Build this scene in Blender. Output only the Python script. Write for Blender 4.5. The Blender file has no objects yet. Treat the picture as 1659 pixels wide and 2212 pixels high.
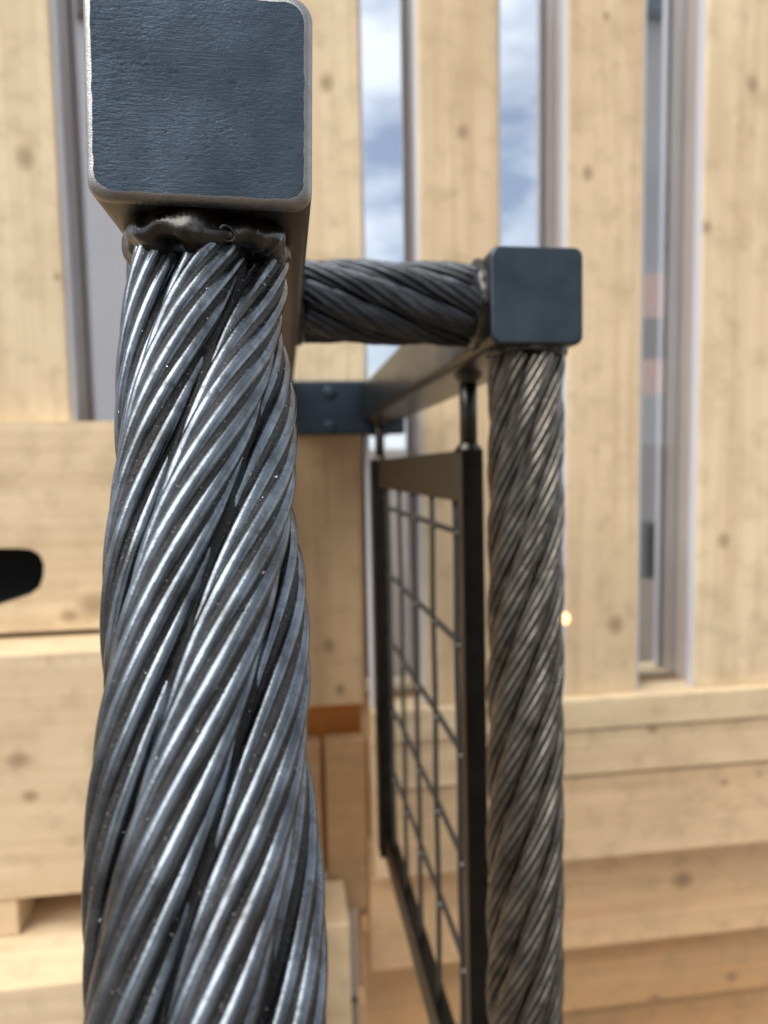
import bpy, bmesh, math, random
from mathutils import Vector, Matrix, noise
random.seed(7)
S = bpy.context.scene
COL = S.collection

# ------------------------------------------------------------------ camera
F = 1600.0; UC = 829.5; VC = 1106.0            # focal length / centre in the photograph's own units
CAM = Vector((0, 0, 1.40))
YAW, PITCH, ROLL = math.radians(-7.74), math.radians(-5.04), math.radians(-1.0)
ROT = (Matrix.Rotation(YAW, 3, 'Z') @ Matrix.Rotation(math.pi/2 + PITCH, 3, 'X') @ Matrix.Rotation(ROLL, 3, 'Z'))
cd = bpy.data.cameras.new('camera'); cam = bpy.data.objects.new('camera', cd); COL.objects.link(cam)
cam.matrix_world = Matrix.Translation(CAM) @ ROT.to_4x4()
cd.sensor_fit = 'VERTICAL'; cd.sensor_height = 36; cd.lens = 36*F/2212
cd.clip_start = 0.01; cd.clip_end = 2000
cd.dof.use_dof = True; cd.dof.focus_distance = 0.177; cd.dof.aperture_fstop = cd.lens/2.0
S.camera = cam

# ------------------------------------------------------------------ sky and sun
SUN_EL, SUN_AZ = math.radians(50), math.radians(240)     # azimuth clockwise from +Y
w = bpy.data.worlds.new('World'); S.world = w; w.use_nodes = True
nt = w.node_tree; N = nt.nodes; L = nt.links; N.clear()
out = N.new('ShaderNodeOutputWorld'); bg = N.new('ShaderNodeBackground'); bg.inputs['Strength'].default_value = 0.10
sky = N.new('ShaderNodeTexSky'); sky.sky_type = 'NISHITA'; sky.sun_disc = False
sky.sun_elevation = SUN_EL; sky.sun_rotation = SUN_AZ; sky.air_density = 1.0; sky.dust_density = 1.0; sky.ozone_density = 1.5
tc = N.new('ShaderNodeTexCoord')
mp = N.new('ShaderNodeMapping'); mp.inputs['Scale'].default_value = (1.6, 1.6, 4.0); mp.inputs['Location'].default_value = (0.3, 0.0, 0.2)
cn = N.new('ShaderNodeTexNoise'); cn.inputs['Scale'].default_value = 1.9; cn.inputs['Detail'].default_value = 7; cn.inputs['Roughness'].default_value = 0.55
cr = N.new('ShaderNodeValToRGB'); cr.color_ramp.elements[0].position = 0.40; cr.color_ramp.elements[1].position = 0.58
cr.color_ramp.elements[0].color = (0.16, 0.16, 0.16, 1); cr.color_ramp.elements[1].color = (0.9, 0.9, 0.9, 1)
cm = N.new('ShaderNodeMix'); cm.data_type = 'RGBA'; cm.inputs[7].default_value = (11.0, 11.5, 12.2, 1)
L.new(tc.outputs['Generated'], mp.inputs['Vector']); L.new(mp.outputs[0], cn.inputs['Vector']); L.new(cn.outputs['Fac'], cr.inputs['Fac'])
L.new(cr.outputs['Color'], cm.inputs[0]); L.new(sky.outputs['Color'], cm.inputs[6]); L.new(cm.outputs[2], bg.inputs['Color'])
L.new(bg.outputs[0], out.inputs['Surface'])
sl = bpy.data.lights.new('sun', 'SUN'); sl.energy = 3.3; sl.angle = math.radians(54); sl.color = (1, 0.98, 0.95)
so = bpy.data.objects.new('sun', sl); COL.objects.link(so)
sd = Vector((math.sin(SUN_AZ)*math.cos(SUN_EL), math.cos(SUN_AZ)*math.cos(SUN_EL), math.sin(SUN_EL)))
so.rotation_euler = sd.to_track_quat('Z', 'Y').to_euler(); so.location = sd*6
S.view_settings.view_transform = 'Standard'; S.view_settings.look = 'None'; S.view_settings.gamma = 1
S.view_settings.exposure = 0.48
S.cycles.max_bounces = 10; S.cycles.glossy_bounces = 6; S.cycles.sample_clamp_indirect = 6

# ------------------------------------------------------------------ helpers
def ray(u, v): return ROT @ Vector(((u-UC)/F, (VC-v)/F, -1))
def P(u, v, d): return CAM + ray(u, v)*d                 # point seen at (u, v), d metres along the optical axis
def W(u, v, y): r = ray(u, v); return CAM + r*((y-CAM.y)/r.y)   # point seen at (u, v) on the upright plane Y = y
WM = {}
def put(o, M, parent):
    WM[o] = M
    if parent is not None:
        o.parent = parent; o.matrix_basis = WM[parent].inverted() @ M
    else: o.matrix_basis = M
    COL.objects.link(o); return o
def empty(name, loc, label, cat, group=None):
    o = bpy.data.objects.new(name, None); o.empty_display_size = 0.05; put(o, Matrix.Translation(loc), None)
    o['label'] = label; o['category'] = cat
    if group: o['group'] = group
    return o
def mesh(name, verts, faces, mats, M=None, parent=None, smooth=True, fm=None):
    me = bpy.data.meshes.new(name); me.from_pydata([tuple(v) for v in verts], [], faces)
    for m in (mats if isinstance(mats, (list, tuple)) else [mats]): me.materials.append(m)
    if fm: me.polygons.foreach_set('material_index', fm)
    if smooth: me.polygons.foreach_set('use_smooth', [True]*len(me.polygons))
    me.update()
    return put(bpy.data.objects.new(name, me), M or Matrix.Identity(4), parent)
def bm_obj(name, bm, mats, M=None, parent=None, smooth=False):
    me = bpy.data.meshes.new(name); bm.to_mesh(me); bm.free()
    for m in (mats if isinstance(mats, (list, tuple)) else [mats]): me.materials.append(m)
    if smooth: me.polygons.foreach_set('use_smooth', [True]*len(me.polygons))
    return put(bpy.data.objects.new(name, me), M or Matrix.Identity(4), parent)
def frame(p, y, up=(0, 0, 1), roll=0.0):
    y = y.normalized(); x = y.cross(Vector(up)).normalized(); z = x.cross(y)
    M = Matrix((x, y, z)).transposed().to_4x4(); M.translation = p
    return M @ Matrix.Rotation(roll, 4, 'Y')

# ------------------------------------------------------------------ materials
class NT:
    def __init__(s, name):
        s.m = bpy.data.materials.new(name); s.m.use_nodes = True; s.n = s.m.node_tree.nodes; s.l = s.m.node_tree.links
        s.b = s.n['Principled BSDF']; s.tc = s.n.new('ShaderNodeTexCoord'); s.o = s.tc.outputs['Object']
    def link(s, a, b): s.l.new(a, b)
    def map(s, scale=(1, 1, 1), loc=(0, 0, 0), rot=(0, 0, 0), src=None):
        q = s.n.new('ShaderNodeMapping'); q.inputs['Scale'].default_value = scale; q.inputs['Location'].default_value = loc
        q.inputs['Rotation'].default_value = rot
        s.l.new(src or s.o, q.inputs['Vector']); return q.outputs[0]
    def noise(s, vec, scale, detail=4, rough=0.55, dist=0):
        q = s.n.new('ShaderNodeTexNoise'); q.inputs['Scale'].default_value = scale; q.inputs['Detail'].default_value = detail
        q.inputs['Roughness'].default_value = rough; q.inputs['Distortion'].default_value = dist
        s.l.new(vec, q.inputs['Vector']); return q.outputs['Fac']
    def ramp(s, f, stops):
        q = s.n.new('ShaderNodeValToRGB'); e = q.color_ramp.elements
        while len(e) < len(stops): e.new(0.5)
        for el, (p, c) in zip(e, stops):
            el.position = p; el.color = (c if isinstance(c, tuple) else (c, c, c)) + (1,)
        s.l.new(f, q.inputs['Fac']); return q.outputs['Color']
    def mix(s, f, a, b, mode='MIX'):
        q = s.n.new('ShaderNodeMix'); q.data_type = 'RGBA'; q.blend_type = mode
        for i, x in ((0, f), (6, a), (7, b)):
            if isinstance(x, (int, float)): q.inputs[i].default_value = x if i == 0 else (x, x, x, 1)
            elif isinstance(x, tuple): q.inputs[i].default_value = x + (1,)
            else: s.l.new(x, q.inputs[i])
        return q.outputs[2]
    def math(s, op, a, b=0.0, clamp=False):
        q = s.n.new('ShaderNodeMath'); q.operation = op; q.use_clamp = clamp
        for i, x in ((0, a), (1, b)):
            if isinstance(x, (int, float)): q.inputs[i].default_value = x
            else: s.l.new(x, q.inputs[i])
        return q.outputs[0]
    def dist(s, vec, pt):
        q = s.n.new('ShaderNodeVectorMath'); q.operation = 'DISTANCE'; s.l.new(vec, q.inputs[0]); q.inputs[1].default_value = pt
        return q.outputs['Value']
    def bump(s, h, strength=0.3, distance=0.001, prev=None):
        q = s.n.new('ShaderNodeBump'); q.inputs['Strength'].default_value = strength; q.inputs['Distance'].default_value = distance
        s.l.new(h, q.inputs['Height'])
        if prev: s.l.new(prev, q.inputs['Normal'])
        s.l.new(q.outputs[0], s.b.inputs['Normal']); return q.outputs[0]
    def set(s, **k):
        for a, v in k.items():
            i = s.b.inputs[a.replace('_', ' ')]
            if hasattr(v, 'is_linked') or hasattr(v, 'links'): s.l.new(v, i)
            elif isinstance(v, tuple): i.default_value = v + (1,)
            else: i.default_value = v
        return s.m

def m_wire(name, lo, hi, ox_c):
    t = NT(name)
    n1 = t.noise(t.map((1, 1, 1)), 90, 5, 0.6); n2 = t.noise(t.map((1, 1, 1), (3, 1, 2)), 380, 5, 0.68); n3 = t.noise(t.map((1, 1, 1), (7, 5, 1)), 1500, 3, 0.7)
    n4 = t.noise(t.map((1, 1, 1), (1, 9, 4)), 38, 4, 0.6)
    base = t.mix(t.ramp(n1, [(0.32, 0.0), (0.68, 1.0)]), lo, hi)
    ox = t.math('MULTIPLY', t.ramp(n2, [(0.50, 0.0), (0.72, 1.0)]), t.ramp(n4, [(0.35, 0.25), (0.65, 0.95)]))
    base = t.mix(ox, base, ox_c)
    film = t.ramp(n4, [(0.55, 0.0), (0.75, 0.6)])
    base = t.mix(film, base, tuple(a*k for a, k in zip(lo, (0.95, 0.72, 0.55))))
    rough = t.mix(ox, t.ramp(n1, [(0.3, 0.17), (0.75, 0.27)]), 0.46)
    t.bump(t.mix(0.5, n3, n2), 0.2, 0.0006)
    return t.set(Base_Color=base, Metallic=t.mix(ox, 1.0, 0.7), Roughness=rough, Coat_Weight=0.2, Coat_Roughness=0.22)
def m_grime():
    t = NT('black_grease_and_grit')
    n = t.noise(t.o, 900, 5, 0.7); n2 = t.noise(t.map((1, 1, 1), (2, 2, 2)), 2600, 2, 0.6)
    sp = t.ramp(n2, [(0.66, 0.0), (0.72, 1.0)])
    t.bump(n, 0.8, 0.0008)
    return t.set(Base_Color=t.mix(sp, t.mix(t.ramp(n, [(0.3, 0.0), (0.7, 1.0)]), (0.005, 0.0045, 0.004), (0.028, 0.024, 0.021)), (0.35, 0.34, 0.33)), Metallic=t.ramp(n2, [(0.66, 0.1), (0.72, 0.9)]), Roughness=t.mix(sp, 0.55, 0.3))
def m_mill(name, col_a, col_b, stretch=(1, 1, 1), rough=(0.36, 0.5), bump=0.35, metallic=1.0):
    t = NT(name)
    big = t.noise(t.o, 45, 4, 0.55)
    lines = t.noise(t.map(stretch), 1, 4, 0.6, 0.6)
    pits = t.noise(t.map((0.6, 1, 1.5), (4, 1, 6)), 760, 5, 0.65)
    fine = t.noise(t.map((1, 1, 1), (1, 8, 3)), 1700, 3, 0.6)
    base = t.mix(t.ramp(big, [(0.3, 0.0), (0.7, 1.0)]), col_a, col_b)
    base = t.mix(t.ramp(pits, [(0.30, 0.9), (0.42, 0.0)]), base, tuple(c*0.4 for c in col_a))
    fleck = t.noise(t.map((0.7, 1, 1.6), (9, 2, 4)), 900, 3, 0.6)
    base = t.mix(t.ramp(fleck, [(0.66, 0.0), (0.74, 0.45)]), base, tuple(c*2.6 for c in col_b))
    patch = t.ramp(t.noise(t.map((1, 1, 1.3), (2, 7, 1)), 60, 4, 0.6), [(0.35, 0.15), (0.7, 1.0)])
    h = t.mix(0.3, t.mix(patch, t.ramp(pits, [(0.3, 0.0), (0.6, 0.8), (0.75, 1.0)]), lines), fine)
    t.bump(h, bump, 0.0011)
    return t.set(Base_Color=base, Metallic=metallic, Roughness=t.ramp(big, [(0.3, rough[0]), (0.7, rough[1])]), Coat_Weight=0.3, Coat_Roughness=0.25)
def m_ground_steel():
    t = NT('ground_bright_steel')
    l1 = t.noise(t.map((2600, 120, 2600)), 1, 3, 0.6); n = t.noise(t.o, 160, 4, 0.6)
    t.bump(l1, 0.4, 0.0005)
    return t.set(Base_Color=t.mix(n, (0.17, 0.163, 0.152), (0.36, 0.352, 0.34)), Metallic=1.0, Roughness=t.mix(l1, 0.24, 0.42))
def m_weld():
    t = NT('glossy_weld_metal')
    n = t.noise(t.o, 260, 4, 0.6); n2 = t.noise(t.map((1, 1, 1), (3, 3, 3)), 1300, 4, 0.6)
    t.bump(n2, 0.2, 0.0006)
    return t.set(Base_Color=t.mix(t.ramp(n, [(0.35, 0.0), (0.65, 1.0)]), (0.024, 0.0225, 0.020), (0.066, 0.062, 0.056)), Metallic=1.0, Roughness=t.ramp(n, [(0.3, 0.2), (0.7, 0.42)]), Coat_Weight=0.4, Coat_Roughness=0.12)
_wood = {}
def m_wood(seed, knots=(), tone=1.0, orange=0.0, saw=0.5):
    """pine, grain along local X; knots are (x, z, radius) in the plank's own metres"""
    t = NT('planed_pine'); r = random.Random(seed)
    off = (r.uniform(-9, 9), r.uniform(-9, 9), r.uniform(-9, 9))
    p = t.map((1, 1, 1), off)
    d = None
    warp = t.noise(t.map((3, 14, 14), off), 1.0, 3, 0.5)
    g = t.noise(t.map((2.2, 70, 70), off), 1.0, 5, 0.62, 0.25)
    bands = t.noise(t.map((0.9, 18, 18), off), 1.0, 3, 0.5, 0.6)
    blotch = t.noise(p, 6.5, 4, 0.55); mott = t.noise(t.map((1, 1, 1), tuple(o+3 for o in off)), 28, 4, 0.6)
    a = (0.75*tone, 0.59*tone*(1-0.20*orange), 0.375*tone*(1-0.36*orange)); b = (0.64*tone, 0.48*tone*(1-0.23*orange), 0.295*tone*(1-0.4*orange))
    base = t.mix(t.ramp(bands, [(0.35, 0.0), (0.68, 1.0)]), a, b)
    base = t.mix(t.math('MULTIPLY', t.ramp(g, [(0.42, 0.0), (0.72, 1.0)]), 0.5), base, (0.48*tone, 0.33*tone, 0.17*tone))
    base = t.mix(t.math('MULTIPLY', t.ramp(blotch, [(0.48, 0.0), (0.74, 1.0)]), 0.36), base, (0.42*tone, 0.30*tone, 0.17*tone))
    base = t.mix(t.math('MULTIPLY', t.ramp(mott, [(0.49, 0.0), (0.72, 1.0)]), 0.42), base, (0.36*tone, 0.25*tone, 0.14*tone))
    for (kx, kz, kr) in knots:
        v = t.map((0.8, 0.0, 1.0), (-kx*0.8, 0, -kz))
        dd = t.dist(v, (0, 0, 0)); dd = t.math('ADD', dd, t.math('MULTIPLY', t.math('SUBTRACT', warp, 0.5), kr*0.8))
        rel = t.math('DIVIDE', dd, kr)
        base = t.mix(t.ramp(rel, [(0.05, 0.75), (0.35, 0.6), (0.6, 0.4), (1.0, 0.0)]), base, (0.26*tone, 0.165*tone, 0.09*tone))
    t.bump(t.mix(0.5, g, t.noise(t.map((120, 120, 6), off), 1, 2, 0.5)), 0.25*saw*2, 0.0012)
    return t.set(Base_Color=base, Roughness=0.62, Specular_IOR_Level=0.3)
def m_plain(name, c, rough=0.5, metallic=0.0, var=0.25, scale=30):
    t = NT(name); n = t.noise(t.o, scale, 5, 0.6)
    t.bump(n, 0.15, 0.001)
    return t.set(Base_Color=t.mix(n, tuple(x*(1-var) for x in c), tuple(x*(1+var) for x in c)), Roughness=rough, Metallic=metallic)
def m_glass():
    m = bpy.data.materials.new('coated_window_glass'); m.use_nodes = True; n = m.node_tree.nodes; l = m.node_tree.links; n.clear()
    o = n.new('ShaderNodeOutputMaterial'); mx = n.new('ShaderNodeMixShader'); tr = n.new('ShaderNodeBsdfTransparent'); gl = n.new('ShaderNodeBsdfGlossy')
    tr.inputs[0].default_value = (0.62, 0.64, 0.64, 1); gl.inputs['Color'].default_value = (0.9, 0.93, 0.97, 1); gl.inputs['Roughness'].default_value = 0.02
    fr = n.new('ShaderNodeFresnel'); fr.inputs[0].default_value = 1.5
    ma = n.new('ShaderNodeMath'); ma.operation = 'ADD'; ma.use_clamp = True; ma.inputs[1].default_value = 0.66
    l.new(fr.outputs[0], ma.inputs[0]); l.new(ma.outputs[0], mx.inputs[0]); l.new(tr.outputs[0], mx.inputs[1]); l.new(gl.outputs[0], mx.inputs[2]); l.new(mx.outputs[0], o.inputs['Surface'])
    return m
def m_emit(name, c, s):
    t = NT(name); return t.set(Base_Color=c, Emission_Color=c, Emission_Strength=s, Roughness=0.6)

WIRE = m_wire('drawn_steel_wire', (0.058, 0.064, 0.070), (0.20, 0.225, 0.252), (0.032, 0.027, 0.023))
WIRE2 = m_wire('bronzed_steel_wire', (0.075, 0.066, 0.054), (0.23, 0.207, 0.172), (0.028, 0.023, 0.018))
WIRE3 = m_wire('blue_black_steel_wire', (0.024, 0.027, 0.031), (0.068, 0.078, 0.089), (0.015, 0.013, 0.012))
GRIME = m_grime(); WELD = m_weld(); BRIGHT = m_ground_steel()
FACE = m_mill('blue_mill_scale_face', (0.024, 0.034, 0.045), (0.056, 0.075, 0.096), (140, 140, 1900), (0.24, 0.36), 0.27)
FACE2 = m_mill('grey_sanded_face', (0.030, 0.041, 0.050), (0.060, 0.076, 0.09), (40, 40, 1000), (0.32, 0.44), 0.22)
MILL = m_mill('dark_mill_scale', (0.036, 0.031, 0.026), (0.062, 0.055, 0.046), (900, 40, 900), (0.28, 0.4), 0.2)
BLACK = m_mill('blackened_flat_steel', (0.014, 0.012, 0.010), (0.026, 0.022, 0.018), (400, 60, 400), (0.38, 0.5), 0.2)
PLATE = m_mill('blue_black_plate_steel', (0.028, 0.040, 0.054), (0.042, 0.056, 0.07), (200, 200, 200), (0.4, 0.5), 0.2)
MESHW = m_plain('dull_grey_wire', (0.085, 0.082, 0.076), 0.45, 0.9, 0.2, 200)
GLASS = m_glass()

# ------------------------------------------------------------------ the setting: ground and room behind the glass
YW = 1.03
ux = lambda u, y=YW, v=500: W(u, v, y).x
def box_bm(x0, x1, y0, y1, z0, z1, bev=0.0, seg=2):
    bm = bmesh.new(); bmesh.ops.create_cube(bm, size=1)
    for v in bm.verts: v.co = Vector(((x0+x1)/2+v.co.x*(x1-x0), (y0+y1)/2+v.co.y*(y1-y0), (z0+z1)/2+v.co.z*(z1-z0)))
    if bev: bmesh.ops.bevel(bm, geom=list(bm.edges), offset=bev, segments=seg, profile=0.6, affect='EDGES')
    return bm
gm = m_plain('trodden_gravel_ground', (0.16, 0.12, 0.085), 0.85, 0, 0.35, 9)
g = mesh('ground', [(-400, -400, 0), (400, -400, 0), (400, 400, 0), (-400, 400, 0)], [(0, 1, 2, 3)], gm, smooth=False); g['kind'] = 'structure'
rm = m_plain('warm_grey_plaster', (0.42, 0.36, 0.31), 0.8, 0, 0.12, 5)
bm = box_bm(-1.6, ux(1740), 1.75, 1.85, 0.02, 2.9); rw = bm_obj('interior_wall', bm, rm); rw['kind'] = 'structure'

# ------------------------------------------------------------------ timber facade
RV = Matrix.Rotation(-math.pi/2, 4, 'Y')         # local X up
fac = empty('timber_facade', (0.4, YW, 0), 'pale pine facade of upright boards with glass strips between, lapped boards below', 'wall')
def plank(name, x0, x1, z0, z1, yf, th, parent, seed, vertical=False, knots=(), bev=0.0022, tone=1.0, orange=0.0, tilt=0.0):
    """knots as (u, v, radius): where they sit on the front face"""
    c = Vector(((x0+x1)/2, yf+th/2, (z0+z1)/2))
    M = Matrix.Translation(c) @ (RV if vertical else Matrix.Rotation(tilt, 4, 'X'))
    lx, lz = ((z1-z0), (x1-x0)) if vertical else ((x1-x0), (z1-z0))
    kk = []
    for (u, v, r) in knots:
        q = M.inverted() @ W(u, v, yf); kk.append((q.x, q.z, r))
    bm = box_bm(-lx/2, lx/2, -th/2, th/2, -lz/2, lz/2, bev)
    return bm_obj(name, bm, m_wood(seed, kk, tone, orange), M, parent)
vz = lambda v, y=YW, u=1440: W(u, v, y).z
Z_SILL = vz(1489); Z_TOP = 2.75
slats = [(-620, -490, []), (-365, -205, []), (-40, 132, [(55, 340, .017), (123, 598, .007)]), (290, 470, []), (628, 783, [(705, 180, .012)]),
         (908, 1078, [(1000, 285, .012)]), (1228, 1388, [(1270, 375, .011), (1310, 35, .007), (1330, 1350, .015)]),
         (1520, 1740, [(1625, 183, .014), (1528, 492, .010), (1563, 1168, .014)])]
BEAD = m_plain('pale_lilac_grey_bead', (0.60, 0.585, 0.60), 0.35, 0, 0.06, 10)
rev = m_plain('grey_brown_reveal', (0.52, 0.44, 0.385), 0.3, 0, 0.15, 14)
for i, (u0, u1, kn) in enumerate(slats):
    x0, x1 = ux(u0), ux(u1)
    left = u1 < 800
    zb = 1.435 if left else Z_SILL
    plank('board', x0, x1, zb, Z_TOP, YW + random.uniform(-.0008, .0008), 0.019, fac, 100+i, True, kn, 0.003, tone=random.uniform(.93, 1.06), orange=random.uniform(-.12, .06))
    bm = box_bm(x0+0.0025, x1-0.0025, YW+0.0195, YW+0.078, zb, Z_TOP); bm_obj('reveal', bm, rev, None, fac)
    if i+1 < len(slats):
        gx0, gx1 = x1-0.001, ux(slats[i+1][0])+0.001
        zg = 1.435 if slats[i+1][0] < 800 else Z_SILL
        bm = box_bm(gx0, gx1, YW+0.062, YW+0.068, zg, Z_TOP-0.02); bm_obj('glass_pane', bm, GLASS, None, fac)
        for q0, q1 in ((gx0, gx0+0.0055), (gx1-0.0055, gx1)): bm_obj('edge_bead', box_bm(q0, q1, YW+0.0035, YW+0.0192, zg+0.0005, Z_TOP-0.03, 0.0015), BEAD, None, fac)
bm = box_bm(-1.3, ux(1740), YW-0.004, YW+0.09, Z_TOP+0.001, Z_TOP+0.16, 0.003); bm_obj('head_beam', bm, m_wood(77), None, fac)
# lower boards, each set back under the one above
XR = ux(1740); XL = ux(800, 1.04, 1500)
rows = [(1489, 1556, 1.012, []), (1557, 1655, 1.018, [(1410, 1575, .010)]), (1657, 1838, 1.024, [(1565, 1690, .010), (1640, 1672, .006)]), (1839, 2030, 1.105, [(1475, 1900, .017)]),
        (2032, 2160, 1.205, [(1415, 2160, .014), (1580, 2110, .012)]), (2162, 2420, 1.285, [])]
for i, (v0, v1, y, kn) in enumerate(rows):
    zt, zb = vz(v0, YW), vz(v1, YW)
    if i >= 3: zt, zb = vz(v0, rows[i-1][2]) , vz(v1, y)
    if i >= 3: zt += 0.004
    p = plank('lap_board', XL, ux(1740, y), zb+0.0012, zt, y, 0.045 if i > 1 else 0.06, fac, 200+i, False, kn, 0.003, orange=(0, .15, .4, .8, 1.25, 1.25)[i], tone=(1.02, 1.02, 1.0, 1.08, 1.0, 1.0)[i])  # orange mixes the timber's warmth with overhang shade painted into the lower rows
bm = box_bm(XL, XR, 1.34, 1.36, 0.02, Z_SILL-0.005); bm_obj('backing_board', bm, m_wood(66), None, fac)

# ------------------------------------------------------------------ stepped planks at the left
st = empty('plank_screen', (-0.3, 0.95, 0), 'stack of wide horizontal pine planks stepping outward below the left glass strips', 'planks')
xl = -1.25; xa = ux(575, 1.0, 1100)
def slot_plank():
    """top plank with the rounded hand hole cut right through"""
    y0, th = 1.0, 0.045
    d = m_plain('black_hole_shade', (0.006, 0.006, 0.006), 0.9, 0, 0.2)  # near-black colour stands in for shade on the hole's sides and pocket
    z1, z0 = W(120, 911, y0).z, W(120, 1362, y0).z
    pts = [(-210, 1186), (40, 1184), (68, 1187), (86, 1198), (95, 1218), (94, 1245), (86, 1268), (66, 1284), (30, 1296), (-10, 1309), (-90, 1322), (-190, 1318), (-228, 1296), (-240, 1250), (-232, 1206)]
    hole = [W(u, v, y0) for u, v in pts]
    hole = [(p.x, p.z) for p in hole]
    bm = bmesh.new(); c = Vector(((xl+xa)/2, y0+th/2, (z0+z1)/2)); n = len(hole)
    hc = (sum(p[0] for p in hole)/n, sum(p[1] for p in hole)/n); rim = []
    for x, z in hole:                                          # each hole corner's partner on the plank's outline
        dx, dz = x-hc[0], z-hc[1]
        t = min([((xa if dx > 0 else xl)-hc[0])/dx if abs(dx) > 1e-9 else 1e9, ((z1 if dz > 0 else z0)-hc[1])/dz if abs(dz) > 1e-9 else 1e9])
        rim.append([hc[0]+dx*t, hc[1]+dz*t])
    used = set()
    for cx, cz in ((xl, z0), (xa, z0), (xa, z1), (xl, z1)):
        k = min((k for k in range(n) if k not in used), key=lambda k: (rim[k][0]-cx)**2*0.15+(rim[k][1]-cz)**2+(0 if (hole[k][1]-hc[1])*(cz-hc[1]) > 0 and (hole[k][0]-hc[0])*(cx-hc[0]) > 0 else 9))
        rim[k] = [cx, cz]; used.add(k)
    lay = [[[bm.verts.new((x-c.x, yy, z-c.z)) for x, z in L_] for L_ in (rim, hole)] for yy in (-th/2, th/2)]
    for i in range(n):
        k = (i+1) % n
        for (o, h) in lay: bm.faces.new((o[i], o[k], h[k], h[i]))
        bm.faces.new((lay[0][0][i], lay[0][0][k], lay[1][0][k], lay[1][0][i]))
        bm.faces.new((lay[0][1][i], lay[0][1][k], lay[1][1][k], lay[1][1][i])).material_index = 1
    bmesh.ops.recalc_face_normals(bm, faces=bm.faces)
    M = Matrix.Translation(c); kk = [((W(u, v, y0)-c).x, (W(u, v, y0)-c).z, r) for u, v, r in ((205, 1310, .022), (150, 1330, .012))]
    o = bm_obj('plank', bm, [m_wood(301, kk), d], M, st); o['label'] = 'plank with a rounded black hand hole'
    # pocket behind the hole, its darkness painted black
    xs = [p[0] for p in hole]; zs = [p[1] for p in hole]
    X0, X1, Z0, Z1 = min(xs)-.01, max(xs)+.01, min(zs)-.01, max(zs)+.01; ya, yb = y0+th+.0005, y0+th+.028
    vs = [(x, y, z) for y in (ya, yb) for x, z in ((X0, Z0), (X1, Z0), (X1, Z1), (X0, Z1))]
    mesh('hole_shade_pocket', vs, [(4, 5, 6, 7), (0, 1, 5, 4), (1, 2, 6, 5), (2, 3, 7, 6), (3, 0, 4, 7)], d, None, o, False)
slot_plank()
yB, yC = 0.921, 0.83
zB1, zB0 = W(110, 1410, yB).z, W(110, 1936, yB).z
plank('plank', xl, xa, zB0, zB1, yB, 0.13, st, 302, False, [(40, 1640, .014), (65, 1720, .010)], 0.003)
zC1 = W(90, 2128, yC).z
plank('plank', xl, xa, zC1-0.3, zC1, yC, 0.22, st, 303, False, [], 0.004)
bm = box_bm(xl, xa, 1.052, 1.075, zC1-0.29, zB1-0.02); bm_obj('backing_board', bm, m_wood(304, orange=2.2), None, st)  # warm glow of the recess is painted into this board's orange
x = ux(36, yB, 1970); plank('spacer_block', x-0.1, x, zC1+0.0005, zB0-0.0005, yB+0.004, 0.06, st, 305, False)

# recessed end of the screen, right of the near rope
en = empty('plank_end_post', (0.02, 1.08, 0), 'narrow shaded stack of planks between the thick near rope and the wire mesh panel', 'planks')
yR = 1.115; x0, x1 = ux(520, yR, 1200), ux(781, yR, 1200)
vzR = lambda v, y=yR: W(740, v, y).z
plank('plank', x0, x1, vzR(1524), vzR(905), yR, 0.03, en, 401, True, [(710, 1395, .012), (735, 1490, .010)], 0.003, tone=.86, orange=.5)  # this and the next two planks: recess shade painted into the wood colour
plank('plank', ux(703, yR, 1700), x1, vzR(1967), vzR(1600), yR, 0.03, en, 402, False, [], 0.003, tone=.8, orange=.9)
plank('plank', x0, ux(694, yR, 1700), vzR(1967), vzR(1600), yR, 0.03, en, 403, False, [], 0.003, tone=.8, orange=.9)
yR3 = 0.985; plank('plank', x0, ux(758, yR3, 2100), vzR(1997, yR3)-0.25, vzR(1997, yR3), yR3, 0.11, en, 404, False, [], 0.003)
bm = box_bm(x0, XL-0.002, 1.175, 1.20, 0.7, vzR(905)); bm_obj('backing_board', bm, m_wood(405, orange=2.2), None, en)  # glow inside the gap is put into the colour by strong orange
plank('corner_strip', x1+0.004, XL-0.001, 0.72, vzR(905), yR+0.02, 0.03, en, 406, True, [], 0.002, orange=0.8)  # strip's shaded warmth is painted in as orange

# ------------------------------------------------------------------ lamps and dark things seen through the right-hand glass
lamp = empty('wall_lamp', W(1418, 730, 1.7), 'glowing peach lamp with two shades behind the rightmost glass strip', 'lamp')
def ibox(name, u0, u1, v0, v1, y, th, m, parent, bev=0.004):
    a, b = W(u0, v1, y), W(u1, v0, y); return bm_obj(name, box_bm(a.x, b.x, y, y+th, a.z, b.z, bev), m, None, parent)
PE = m_emit('peach_lamp_glass', (1.0, 0.45, 0.30), 2.2)
ibox('lamp_shade', 1396, 1438, 590, 684, 1.66, 0.07, PE, lamp); ibox('lamp_shade', 1396, 1438, 775, 850, 1.66, 0.07, PE, lamp)
ibox('lamp_body', 1394, 1440, 684.5, 774.5, 1.655, 0.09, m_plain('dull_red_brown_metal', (0.22, 0.15, 0.13), 0.5, 0.0), lamp)
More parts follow.
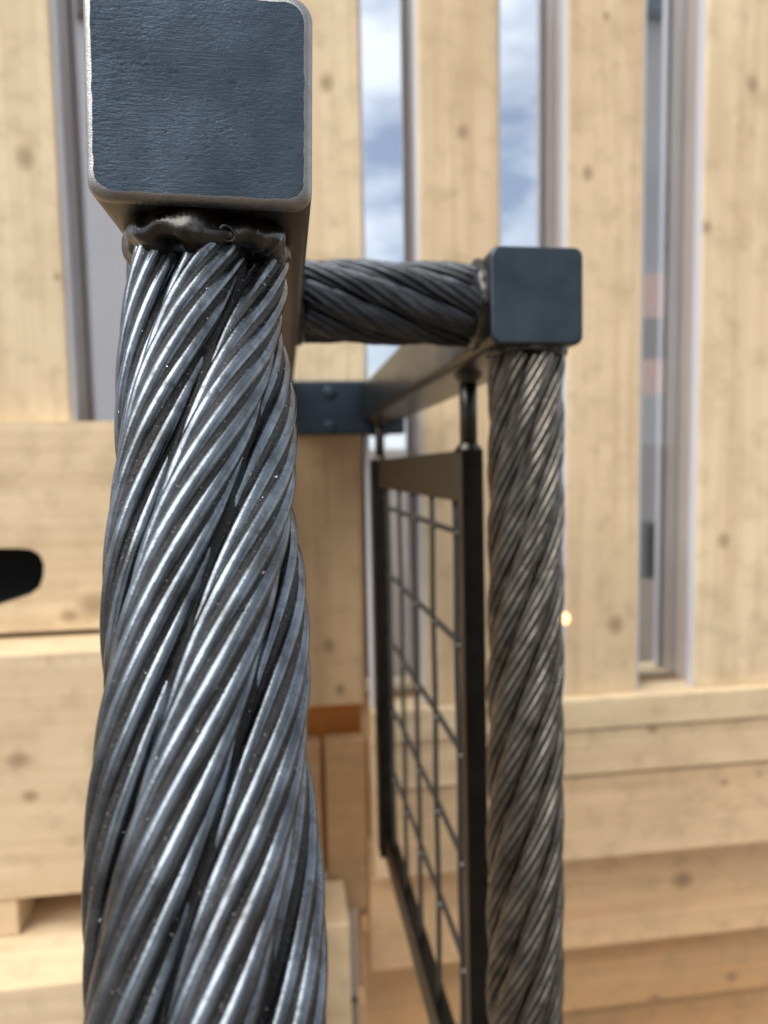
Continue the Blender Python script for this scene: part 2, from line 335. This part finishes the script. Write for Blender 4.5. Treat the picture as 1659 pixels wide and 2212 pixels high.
# grey house behind the viewer, mirrored in the right-hand glass
YM = 2*(YW+0.062)+5.0                                     # its mirror image stands on this plane
hx0, hx1 = W(1375, 1100, YM).x, W(1375, 1100, YM).x+7.0; hz = W(1420, 45, YM).z
hs = empty('grey_outbuilding', ((hx0+hx1)/2, -5, 0), 'pale grey flat-roofed outbuilding with a dark eave mirrored in the rightmost glass strip', 'building')
bm_obj('outer_wall', box_bm(hx0, hx1, -6.3, -5, 0.01, hz, 0.01), m_plain('pale_grey_render', (0.46, 0.42, 0.39), 0.85, 0, 0.12, 1.5), None, hs)
bm_obj('flat_roof', box_bm(hx0-0.04, hx1+0.04, -6.35, -4.85, hz+0.004, hz+0.3, 0.01), m_plain('slate_grey_paint', (0.06, 0.07, 0.08), 0.5), None, hs)
for k in range(4):
    a, b = W(1392, 1275, YM), W(1452, 1132, YM); dx = k*1.6
    f = bm_obj('window', box_bm(a.x+dx-.04, b.x+dx+.04, -5.02, -4.96, a.z-.04, b.z+.04, 0.005), m_plain('grey_frame', (0.2, 0.2, 0.2), 0.5), None, hs)
    bm_obj('pane', box_bm(a.x+dx, b.x+dx, -4.959, -4.953, a.z, b.z), m_plain('dark_window', (0.03, 0.035, 0.04), 0.4), None, f)
wx = W(290, 1100, YM).x
ph = empty('pale_house', (wx-3, -5.6, 0), 'pale rendered house wall mirrored as a pinkish grey wash in the leftmost glass strip', 'house')
bm_obj('outer_wall', box_bm(wx-6, wx, -6.2, -5, 0.01, 5.2, 0.01), m_plain('pinkish_pale_render', (0.84, 0.79, 0.77), 0.85, 0, 0.08, 1.2), None, ph)
bm_obj('flat_roof', box_bm(wx-6.1, wx+0.05, -6.3, -4.9, 5.204, 5.4, 0.01), m_plain('brown_fascia', (0.20, 0.15, 0.13), 0.6), None, ph)
bl = W(1221, 1336, 0.99)
bulb = empty('small_bulb', bl, 'tiny lit orange bulb on the board edge right of the far rope', 'bulb')
bm = bmesh.new(); bmesh.ops.create_uvsphere(bm, u_segments=16, v_segments=10, radius=0.0062)
for v in bm.verts: v.co.z *= 1.3
bm_obj('bulb_glass', bm, m_emit('orange_bulb_glass', (1.0, 0.44, 0.17), 3.2), Matrix.Translation(bl), bulb, True)
bm = bmesh.new(); bmesh.ops.create_cone(bm, segments=14, radius1=0.0024, radius2=0.0018, depth=0.038, cap_ends=True)
bm_obj('bulb_socket', bm, m_plain('white_plastic', (0.6, 0.57, 0.5), 0.4), Matrix.Translation(bl+Vector((0, 0.0245, 0))) @ Matrix.Rotation(math.pi/2, 4, 'X'), bulb, True)

# ------------------------------------------------------------------ the steel railing
rail = empty('steel_railing', (0.02, 0.6, 0), 'welded dark steel railing of twisted wire ropes and square bars with wire mesh panel', 'railing')

def square_bar(p0, d, length, wd, ht, roll, mats, rad=0.0045, ch=0.0022, jit=0.00035, seed=1):
    """square bar with rounded corners, ground front edge; local Y runs along it away from the viewer"""
    M = frame(p0, d, roll=roll); r = random.Random(seed)
    prof = []
    nc, ne = 8, 26
    for cx, cz, a0 in ((1, 1, 0), (-1, 1, 90), (-1, -1, 180), (1, -1, 270)):
        for k in range(nc+1):
            a = math.radians(a0 + 90*k/nc); prof.append((cx*(wd/2-rad)+rad*math.cos(a), cz*(ht/2-rad)+rad*math.sin(a)))
        a1 = math.radians(a0+90); nx, nz = {0: (-1, 1), 90: (-1, -1), 180: (1, -1), 270: (1, 1)}[a0]
        sx, sz = prof[-1]; ex = nx*(wd/2-rad)+rad*math.cos(a1); ez = nz*(ht/2-rad)+rad*math.sin(a1)
        for k in range(1, ne): prof.append((sx+(ex-sx)*k/ne, sz+(ez-sz)*k/ne))
    n = len(prof); V = []; Fc = []; fm = []
    def ring(inset, y, j=0.0):
        for i, (x, z) in enumerate(prof):
            q = inset + (j*(noise.noise(Vector((x*1500, z*1500, seed)))+r.uniform(-.5, .5)) if j else 0)
            sx, sz = (wd/2-q)/(wd/2), (ht/2-q)/(ht/2); V.append((x*sx, y, z*sz))
    ring(ch*1.25, 0, jit); ring(ch*.62, ch*.30); ring(ch*.22, ch*.8); ring(0, ch*1.7, 0.0); ring(0, length)
    mi = [2, 2, 2, 0]
    for k in range(4):
        for i in range(n):
            j = (i+1) % n; Fc.append((k*n+i, k*n+j, (k+1)*n+j, (k+1)*n+i)); fm.append(mi[k])
    Fc.append(tuple(range(n))[::-1]); fm.append(1)
    Fc.append(tuple(4*n+i for i in range(n))); fm.append(0)
    o = mesh('square_bar', V, Fc, mats, M, rail, True, fm)
    for p in o.data.polygons:
        if p.material_index == 1: p.use_smooth = False
    return o, M
d1 = ray(620, 965).normalized(); d2 = ray(609, 1017).normalized()
YP = 1.006                                                     # wall plate's front
b1p = P(431, 207, 0.167); b2p = P(1162, 638, 0.39)
len1 = (YP-0.0005-b1p.y)/d1.y - 0.0; len2 = (YP-0.0005-b2p.y)/d2.y
bar1, M1 = square_bar(b1p, d1, len1-0.002, 0.0508, 0.0472, math.radians(1.6), [MILL, FACE, BRIGHT], 0.0046, 0.0016, 0.00022, 3)
bar1['label'] = 'thick near bar with a blue mill-scale end and bright ground edges'
bar2, M2 = square_bar(b2p, d2, len2-0.002, 0.0508, 0.0512, math.radians(0.3), [MILL, FACE2, FACE2], 0.0050, 0.0012, 0, 5)
bar2['label'] = 'far bar with a smooth grey end'

def tube(path, rad, sides, name, mat, parent, caps=True, jit=None):
    V = []; Fc = []; n = len(path)
    t = (path[1]-path[0]).normalized(); u = t.orthogonal().normalized()
    for i, p in enumerate(path):
        a = path[max(i-1, 0)]; b = path[min(i+1, n-1)]; t = (b-a).normalized()
        u = (u - t*u.dot(t)).normalized(); v = t.cross(u)
        rr = rad*(1+(jit(i) if jit else 0))
        for k in range(sides):
            an = 2*math.pi*k/sides; V.append(p + (u*math.cos(an)+v*math.sin(an))*rr)
    for i in range(n-1):
        for k in range(sides):
            k2 = (k+1) % sides; Fc.append((i*sides+k, i*sides+k2, (i+1)*sides+k2, (i+1)*sides+k))
    if caps: Fc.append(tuple(range(sides))[::-1]); Fc.append(tuple((n-1)*sides+k for k in range(sides)))
    return mesh(name, V, Fc, mat, None, parent)

def wire_rope(p0, p1, D, lay, slay, phase, wire_mat, step, label, seed, sides=12, nw=9, grit=0, ns=7, grime=0.42, fill=0.72, grit_range=(0, 1)):
    """rope of ns strands in lang lay; every outer wire is a tube of its own"""
    ax = (p1-p0); Ln = ax.length; ax.normalize()
    e1 = Vector((0, 1, 0)); e1 = (e1 - ax*e1.dot(ax)).normalized(); e2 = ax.cross(e1)
    sn = math.sin(math.pi/ns); rs = D/2*sn/(1+sn)*1.03; Rc = D/2-rs; rw = rs*math.sin(math.pi/nw)/(1+math.sin(math.pi/nw)); rc = rs-rw
    n = int(Ln/step)+2; R = random.Random(seed)
    core = tube([p0+ax*(Ln*i/8) for i in range(9)], Rc*fill, 48, 'wire_rope', GRIME, rail); core['label'] = label
    def point(s, sa, off_r, off_a):
        a = sa + 2*math.pi*s/lay; er = e1*math.cos(a)+e2*math.sin(a); et = ax.cross(er)
        tn = (ax + et*(2*math.pi*Rc/lay)).normalized(); eb = tn.cross(er)
        return p0+ax*s+er*(Rc+off_r*math.cos(off_a))+eb*(off_r*math.sin(off_a))
    chips = []
    for k in range(ns):
        sa = phase + 2*math.pi*k/ns + R.uniform(-.02, .02)
        tube([point(Ln*i/(n//2), sa, 0, 0) for i in range(n//2+1)], rc+rw*grime, 20, 'strand_core', GRIME, core)
        b0 = R.uniform(0, 6.28)
        for j in range(nw):
            o1, o2 = R.uniform(0, 99), R.uniform(0, 99); wj = R.uniform(-.07, .07)
            path = []
            for i in range(n+1):
                s = Ln*i/n; q = noise.noise(Vector((s*35, o1, 0)))*0.06; rr = rc*(1+0.05*noise.noise(Vector((s*28, o2, 5))))
                path.append(point(s, sa, rr, b0+2*math.pi*j/nw+2*math.pi*s/slay+wj*0.5+q))
            tube(path, rw*R.uniform(0.87, 0.95), sides, 'wire', wire_mat, core, True)
        for _ in range(grit//ns):
            s = Ln*R.uniform(*grit_range); j = R.randrange(nw)
            chips.append(point(s, sa, rc+rw*R.uniform(0.40, 0.72), b0+2*math.pi*(j+.5+R.gauss(0, .13))/nw+2*math.pi*s/slay))
    for _ in range(grit//4):                                   # grit packed in the grooves between strands
        s = Ln*R.uniform(*grit_range); a = phase+2*math.pi*(R.randrange(ns)+.5+R.gauss(0, .07))/ns+2*math.pi*s/lay
        chips.append(p0+ax*s+(e1*math.cos(a)+e2*math.sin(a))*Rc*fill)
    if chips:
        V = []; Fc = []
        for c in chips:
            sz = 0.00013+0.00034*R.random()**4; b = len(V)
            for _ in range(4): V.append(c+Vector((R.gauss(0, 1), R.gauss(0, 1), R.gauss(0, 1))).normalized()*sz)
            Fc += [(b, b+1, b+2), (b, b+2, b+3), (b, b+3, b+1), (b+1, b+3, b+2)]
        o = mesh('metal_grit', V, Fc, GRITM, None, core, False); o['kind'] = 'stuff'
    return core, ax, e1, e2
GRITM = m_plain('bright_metal_grit', (0.55, 0.53, 0.5), 0.3, 1.0, 0.3, 3000)

r1a, r1b = P(450, 500, 0.2035), P(444, 2460, 0.1185)
# rope top sits on the near bar's underside
rope1, ax1, _, _ = wire_rope(r1a, r1b, 0.0432, 0.31, 0.23, 0.35, WIRE, 0.0011, 'thick near wire rope in sharp focus', 11, 14, 9, 3000, ns=6, fill=1.075)
r2a, r2b = P(1136, 742, 0.417), P(1133, 2330, 0.417)
rope2, ax2, _, _ = wire_rope(r2a, r2b, 0.0436, 0.30, 0.22, 0.9, WIRE2, 0.0024, 'far upright wire rope below the far bar end', 12, 10, 9, 0)
r3a, r3b = P(640, 650, 0.418), P(1036, 660, 0.418)
rope3, ax3, _, _ = wire_rope(r3a, r3b, 0.0472, 0.30, 0.22, 0.2, WIRE3, 0.002, 'short level wire rope joining the two bars', 13, 10, 9, 0)

def weld_ring(pl_p, pl_n, a0, ax, R0, h, flare, parent, seed, beads=7, lobes=()):
    """lumpy fillet weld where a rope (axis a0 + t*ax, ax away from the bar) meets the bar face (pl_p, pl_n)"""
    ax = ax.normalized(); e1 = ax.orthogonal().normalized(); e2 = ax.cross(e1); V = []; Fc = []; nt_, ns = 240, 20; rr = random.Random(seed)
    cs = sorted(rr.uniform(0, 2*math.pi) for _ in range(beads)); den = ax.dot(pl_n)
    for i in range(nt_):
        th = 2*math.pi*i/nt_; e = e1*math.cos(th)+e2*math.sin(th)
        dd = min(abs((th-c+math.pi) % (2*math.pi)-math.pi) for c in cs)
        q = noise.noise(Vector((math.cos(th)*2.4, math.sin(th)*2.4, seed))); q2 = noise.noise(Vector((math.cos(th)*3.3, math.sin(th)*3.3, seed+9)))
        for k in range(ns+1):
            t = k/ns; hh = h*(0.95+0.38*q+0.06*noise.noise(Vector((math.cos(th)*9, math.sin(th)*9, seed))))
            ang = math.degrees(math.atan2(e.x, -e.y)); lob = sum(am*math.exp(-((ang-ce)/wi)**4) for ce, wi, am in lobes)
            prof = R0 + (flare*(1+0.5*q2) + lob*(1+0.25*q2))*(1-t)**1.0 + lob*0.34*math.sin(math.pi*min(1, t*1.15)) + 0.0007*math.sin(math.pi*t) - (0.0034*((t-0.5)/0.5)**2 if t > 0.5 else 0)
            base = a0 + e*prof; base = base + ax*((pl_p-base).dot(pl_n)/den)
            arc = dd*90 + 4*(t-.5)**2
            p = base + ax*(-0.0012+(hh+0.0012)*t)
            nn = 0.0005*noise.noise(p*170)+0.00006*noise.noise(p*1300); V.append(p + e*(nn + 0.00016*math.sin(arc*1.4)*math.sin(math.pi*t)))
    for i in range(nt_):
        j = (i+1) % nt_
        for k in range(ns): Fc.append((i*(ns+1)+k, i*(ns+1)+k+1, j*(ns+1)+k+1, j*(ns+1)+k))
    return mesh('weld_bead', V, Fc, WELD, None, parent)
def hit_bottom(M, ht, p, d):                                   # where a line meets a bar's underside
    q = M.inverted() @ p; e = M.inverted().to_3x3() @ d; t = (-ht/2-q.z)/e.z; return p+d*t
def face_of(M, axis, off): return M @ (Vector(axis)*off), (M.to_3x3() @ Vector(axis)).normalized()
pp, pn = face_of(M1, (0, 0, -1), 0.0236); weld_ring(pp, pn, r1a, ax1, 0.0208, 0.0116, 0.0006, rope1, 21, 9, ((-20, 34, 0.0040), (46, 20, 0.0034)))
pp, pn = face_of(M2, (0, 0, -1), 0.0256); weld_ring(pp, pn, r2a, ax2, 0.0214, 0.0045, 0.0015, rope2, 22)
pp, pn = face_of(M1, (1, 0, 0), 0.0254); weld_ring(pp, pn, r3a, ax3, 0.0228, 0.0055, 0.002, rope3, 23)
pp, pn = face_of(M2, (-1, 0, 0), 0.0254); weld_ring(pp, pn, r3b, -ax3, 0.0228, 0.0055, 0.002, rope3, 24)
# burst pore in the near weld
def pore(u, v, d, R0, r0, nrm):
    c = P(u, v, d); nrm = nrm.normalized(); e1 = nrm.orthogonal().normalized(); e2 = nrm.cross(e1); V = []; Fc = []; A, B = 36, 14
    for i in range(A):
        th = 2*math.pi*i/A; k1 = 1+0.16*noise.noise(Vector((math.cos(th)*2, math.sin(th)*2, 3)))
        for j in range(B):
            ph = 2*math.pi*j/B; rr = R0*k1+r0*k1*math.cos(ph); V.append(c+(e1*math.cos(th)*0.8+e2*math.sin(th))*rr+nrm*(r0*math.sin(ph)*1.2+0.0002*noise.noise(Vector((th*2, ph, 1)))))
    for i in range(A):
        for j in range(B): Fc.append((i*B+j, ((i+1) % A)*B+j, ((i+1) % A)*B+(j+1) % B, i*B+(j+1) % B))
    return mesh('weld_pore', V, Fc, WELD, None, rope1)
pore(491, 505, 0.1756, 0.0019, 0.00055, CAM-P(490, 506, 0.18))

# wall plate with its bolts
pa, pb_ = W(520, 943, YP), W(874, 821, YP)
pc = Vector(((pa.x+pb_.x)/2, YP+0.0065, (pa.z+pb_.z)/2)); hw, hh = (pb_.x-pa.x)/2, (pb_.z-pa.z)/2
pl = bm_obj('wall_plate', box_bm(-hw, hw, -0.0065, 0.0165, -hh, hh, 0.004), PLATE, Matrix.Translation(pc), rail); pl['label'] = 'blue-black flat plate bolted to the boards'
for (u, v) in ((713, 849), (713, 924)):
    c = W(u, v, YP-0.0005); bm = bmesh.new(); bmesh.ops.create_uvsphere(bm, u_segments=20, v_segments=10, radius=0.0095)
    for q in bm.verts: q.co = Vector((q.co.x, q.co.y*0.2, q.co.z))
    bm_obj('bolt', bm, PLATE, Matrix.Translation(c), pl, True)

# framed mesh panel hung under the far bar
MF = frame(P(1022, 1100, 0.51), d2)                            # local Y away along the panel
inv = MF.inverted()
def at_y(u, v, d): return inv @ P(u, v, d)
zt = at_y(1022, 972, 0.51).z; yN, yF = 0.0, 0.495; zb = zt-0.535; TH = 0.0145
pf = mesh('mesh_panel', [(-.002, yN+.002, zt-.004), (.002, yN+.002, zt-.004), (.002, yN+.005, zt-.004), (-.002, yN+.005, zt-.004), (-.002, yN+.002, zt-.03), (.002, yN+.002, zt-.03), (.002, yN+.005, zt-.03), (-.002, yN+.005, zt-.03)],
          [(0, 1, 2, 3), (7, 6, 5, 4), (0, 4, 5, 1), (1, 5, 6, 2), (2, 6, 7, 3), (3, 7, 4, 0)], BLACK, MF, rail, False)
pf['label'] = 'black flat-bar frame filled with welded wire mesh'
def fb(name, x0, x1, y0, y1, z0, z1, m=BLACK, bev=0.001): return bm_obj(name, box_bm(x0, x1, y0, y1, z0, z1, bev, 2), m, MF, pf)
FH = 0.036
fb('frame_bar', -TH/2, TH/2, yN, yF, zt-FH, zt)
fb('frame_bar', -TH/2, TH/2, yN, yF, zb, zb+FH)
fb('frame_bar', -TH/2-.0004, TH/2+.0004, yN-.0006, yN+0.013, zb-.0006, zt+.0006)
fb('frame_bar', -TH/2-.0058, TH/2+.0020, yF-0.030, yF+.0006, zb-.0006, zt+.0006)
Lw = lambda a, b, name, r, bend: tube([MF @ (Vector(a).lerp(Vector(b), i/24)+Vector((bend(i/24), 0, 0))) for i in range(25)], r, 8, name, MESHW, pf)
ny = 5
ys = [yN+0.013+(yF-0.043-yN)*(k+0.45)/ny for k in range(ny)]
zs = [zt-0.062-0.0865*k for k in range(6)]
for k, y in enumerate(ys):
    Lw((0, y, zt-FH+.003), (0, y, zb+FH-.003), 'mesh_wire', 0.0025, lambda t, k=k: 0.0004*math.sin(t*math.pi*5.5+k))
for k, z in enumerate(zs):
    if z > zb+FH+0.01: Lw((0.0042, yN+.011, z), (0.0042, yF-.027, z), 'mesh_wire', 0.0027, lambda t, k=k: 0.0004*math.sin(t*math.pi*5+k))
# weld knots where the wires cross: part of the panel
bm = bmesh.new(); bmesh.ops.create_icosphere(bm, subdivisions=2, radius=0.0042)
for v in bm.verts: v.co = Vector((v.co.x*1.05, v.co.y*1.3, v.co.z*0.9))
kn0 = None
for y in ys:
    for z in zs:
        if z > zb+FH+0.01:
            Mk = MF @ Matrix.Translation((0.002, y, z))
            if kn0 is None: kn0 = bm_obj('wire_weld', bm, MESHW, Mk, pf, True)
            else: put(kn0.copy(), Mk, pf)
# round hangers between the far bar and the panel
for y, r in ((yN+0.010, 0.0062), (yF-0.012, 0.0062)):
    a = MF @ Vector((0, y, zt-.001)); up = Vector((0, 0, 1))
    q = M2.inverted() @ a; e = M2.inverted().to_3x3() @ up; t = (-0.0256-q.z)/e.z; b = a+up*t
    h = tube([a, a.lerp(b, .5), b], r, 20, 'hanger_pin', MILL, rail)
    for c, s in ((a, 1), (b, -1)):
        path = [c-up*0.0006*s, c+up*0.003*s, c+up*0.006*s]; V = []; Fc = []
        for i, (p, rr) in enumerate(zip(path, (r*1.65, r*1.4, r*1.02))):
            for k in range(24):
                an = 2*math.pi*k/24; nn = 1+0.12*noise.noise(Vector((math.cos(an)*2, math.sin(an)*2, i+c.x*50))); V.append(p+Vector((math.cos(an)*rr*nn, math.sin(an)*rr*nn, 0)))
        for i in range(2):
            for k in range(24): Fc.append((i*24+k, i*24+(k+1) % 24, (i+1)*24+(k+1) % 24, (i+1)*24+k))
        mesh('weld_bead', V, Fc, MILL, None, h)
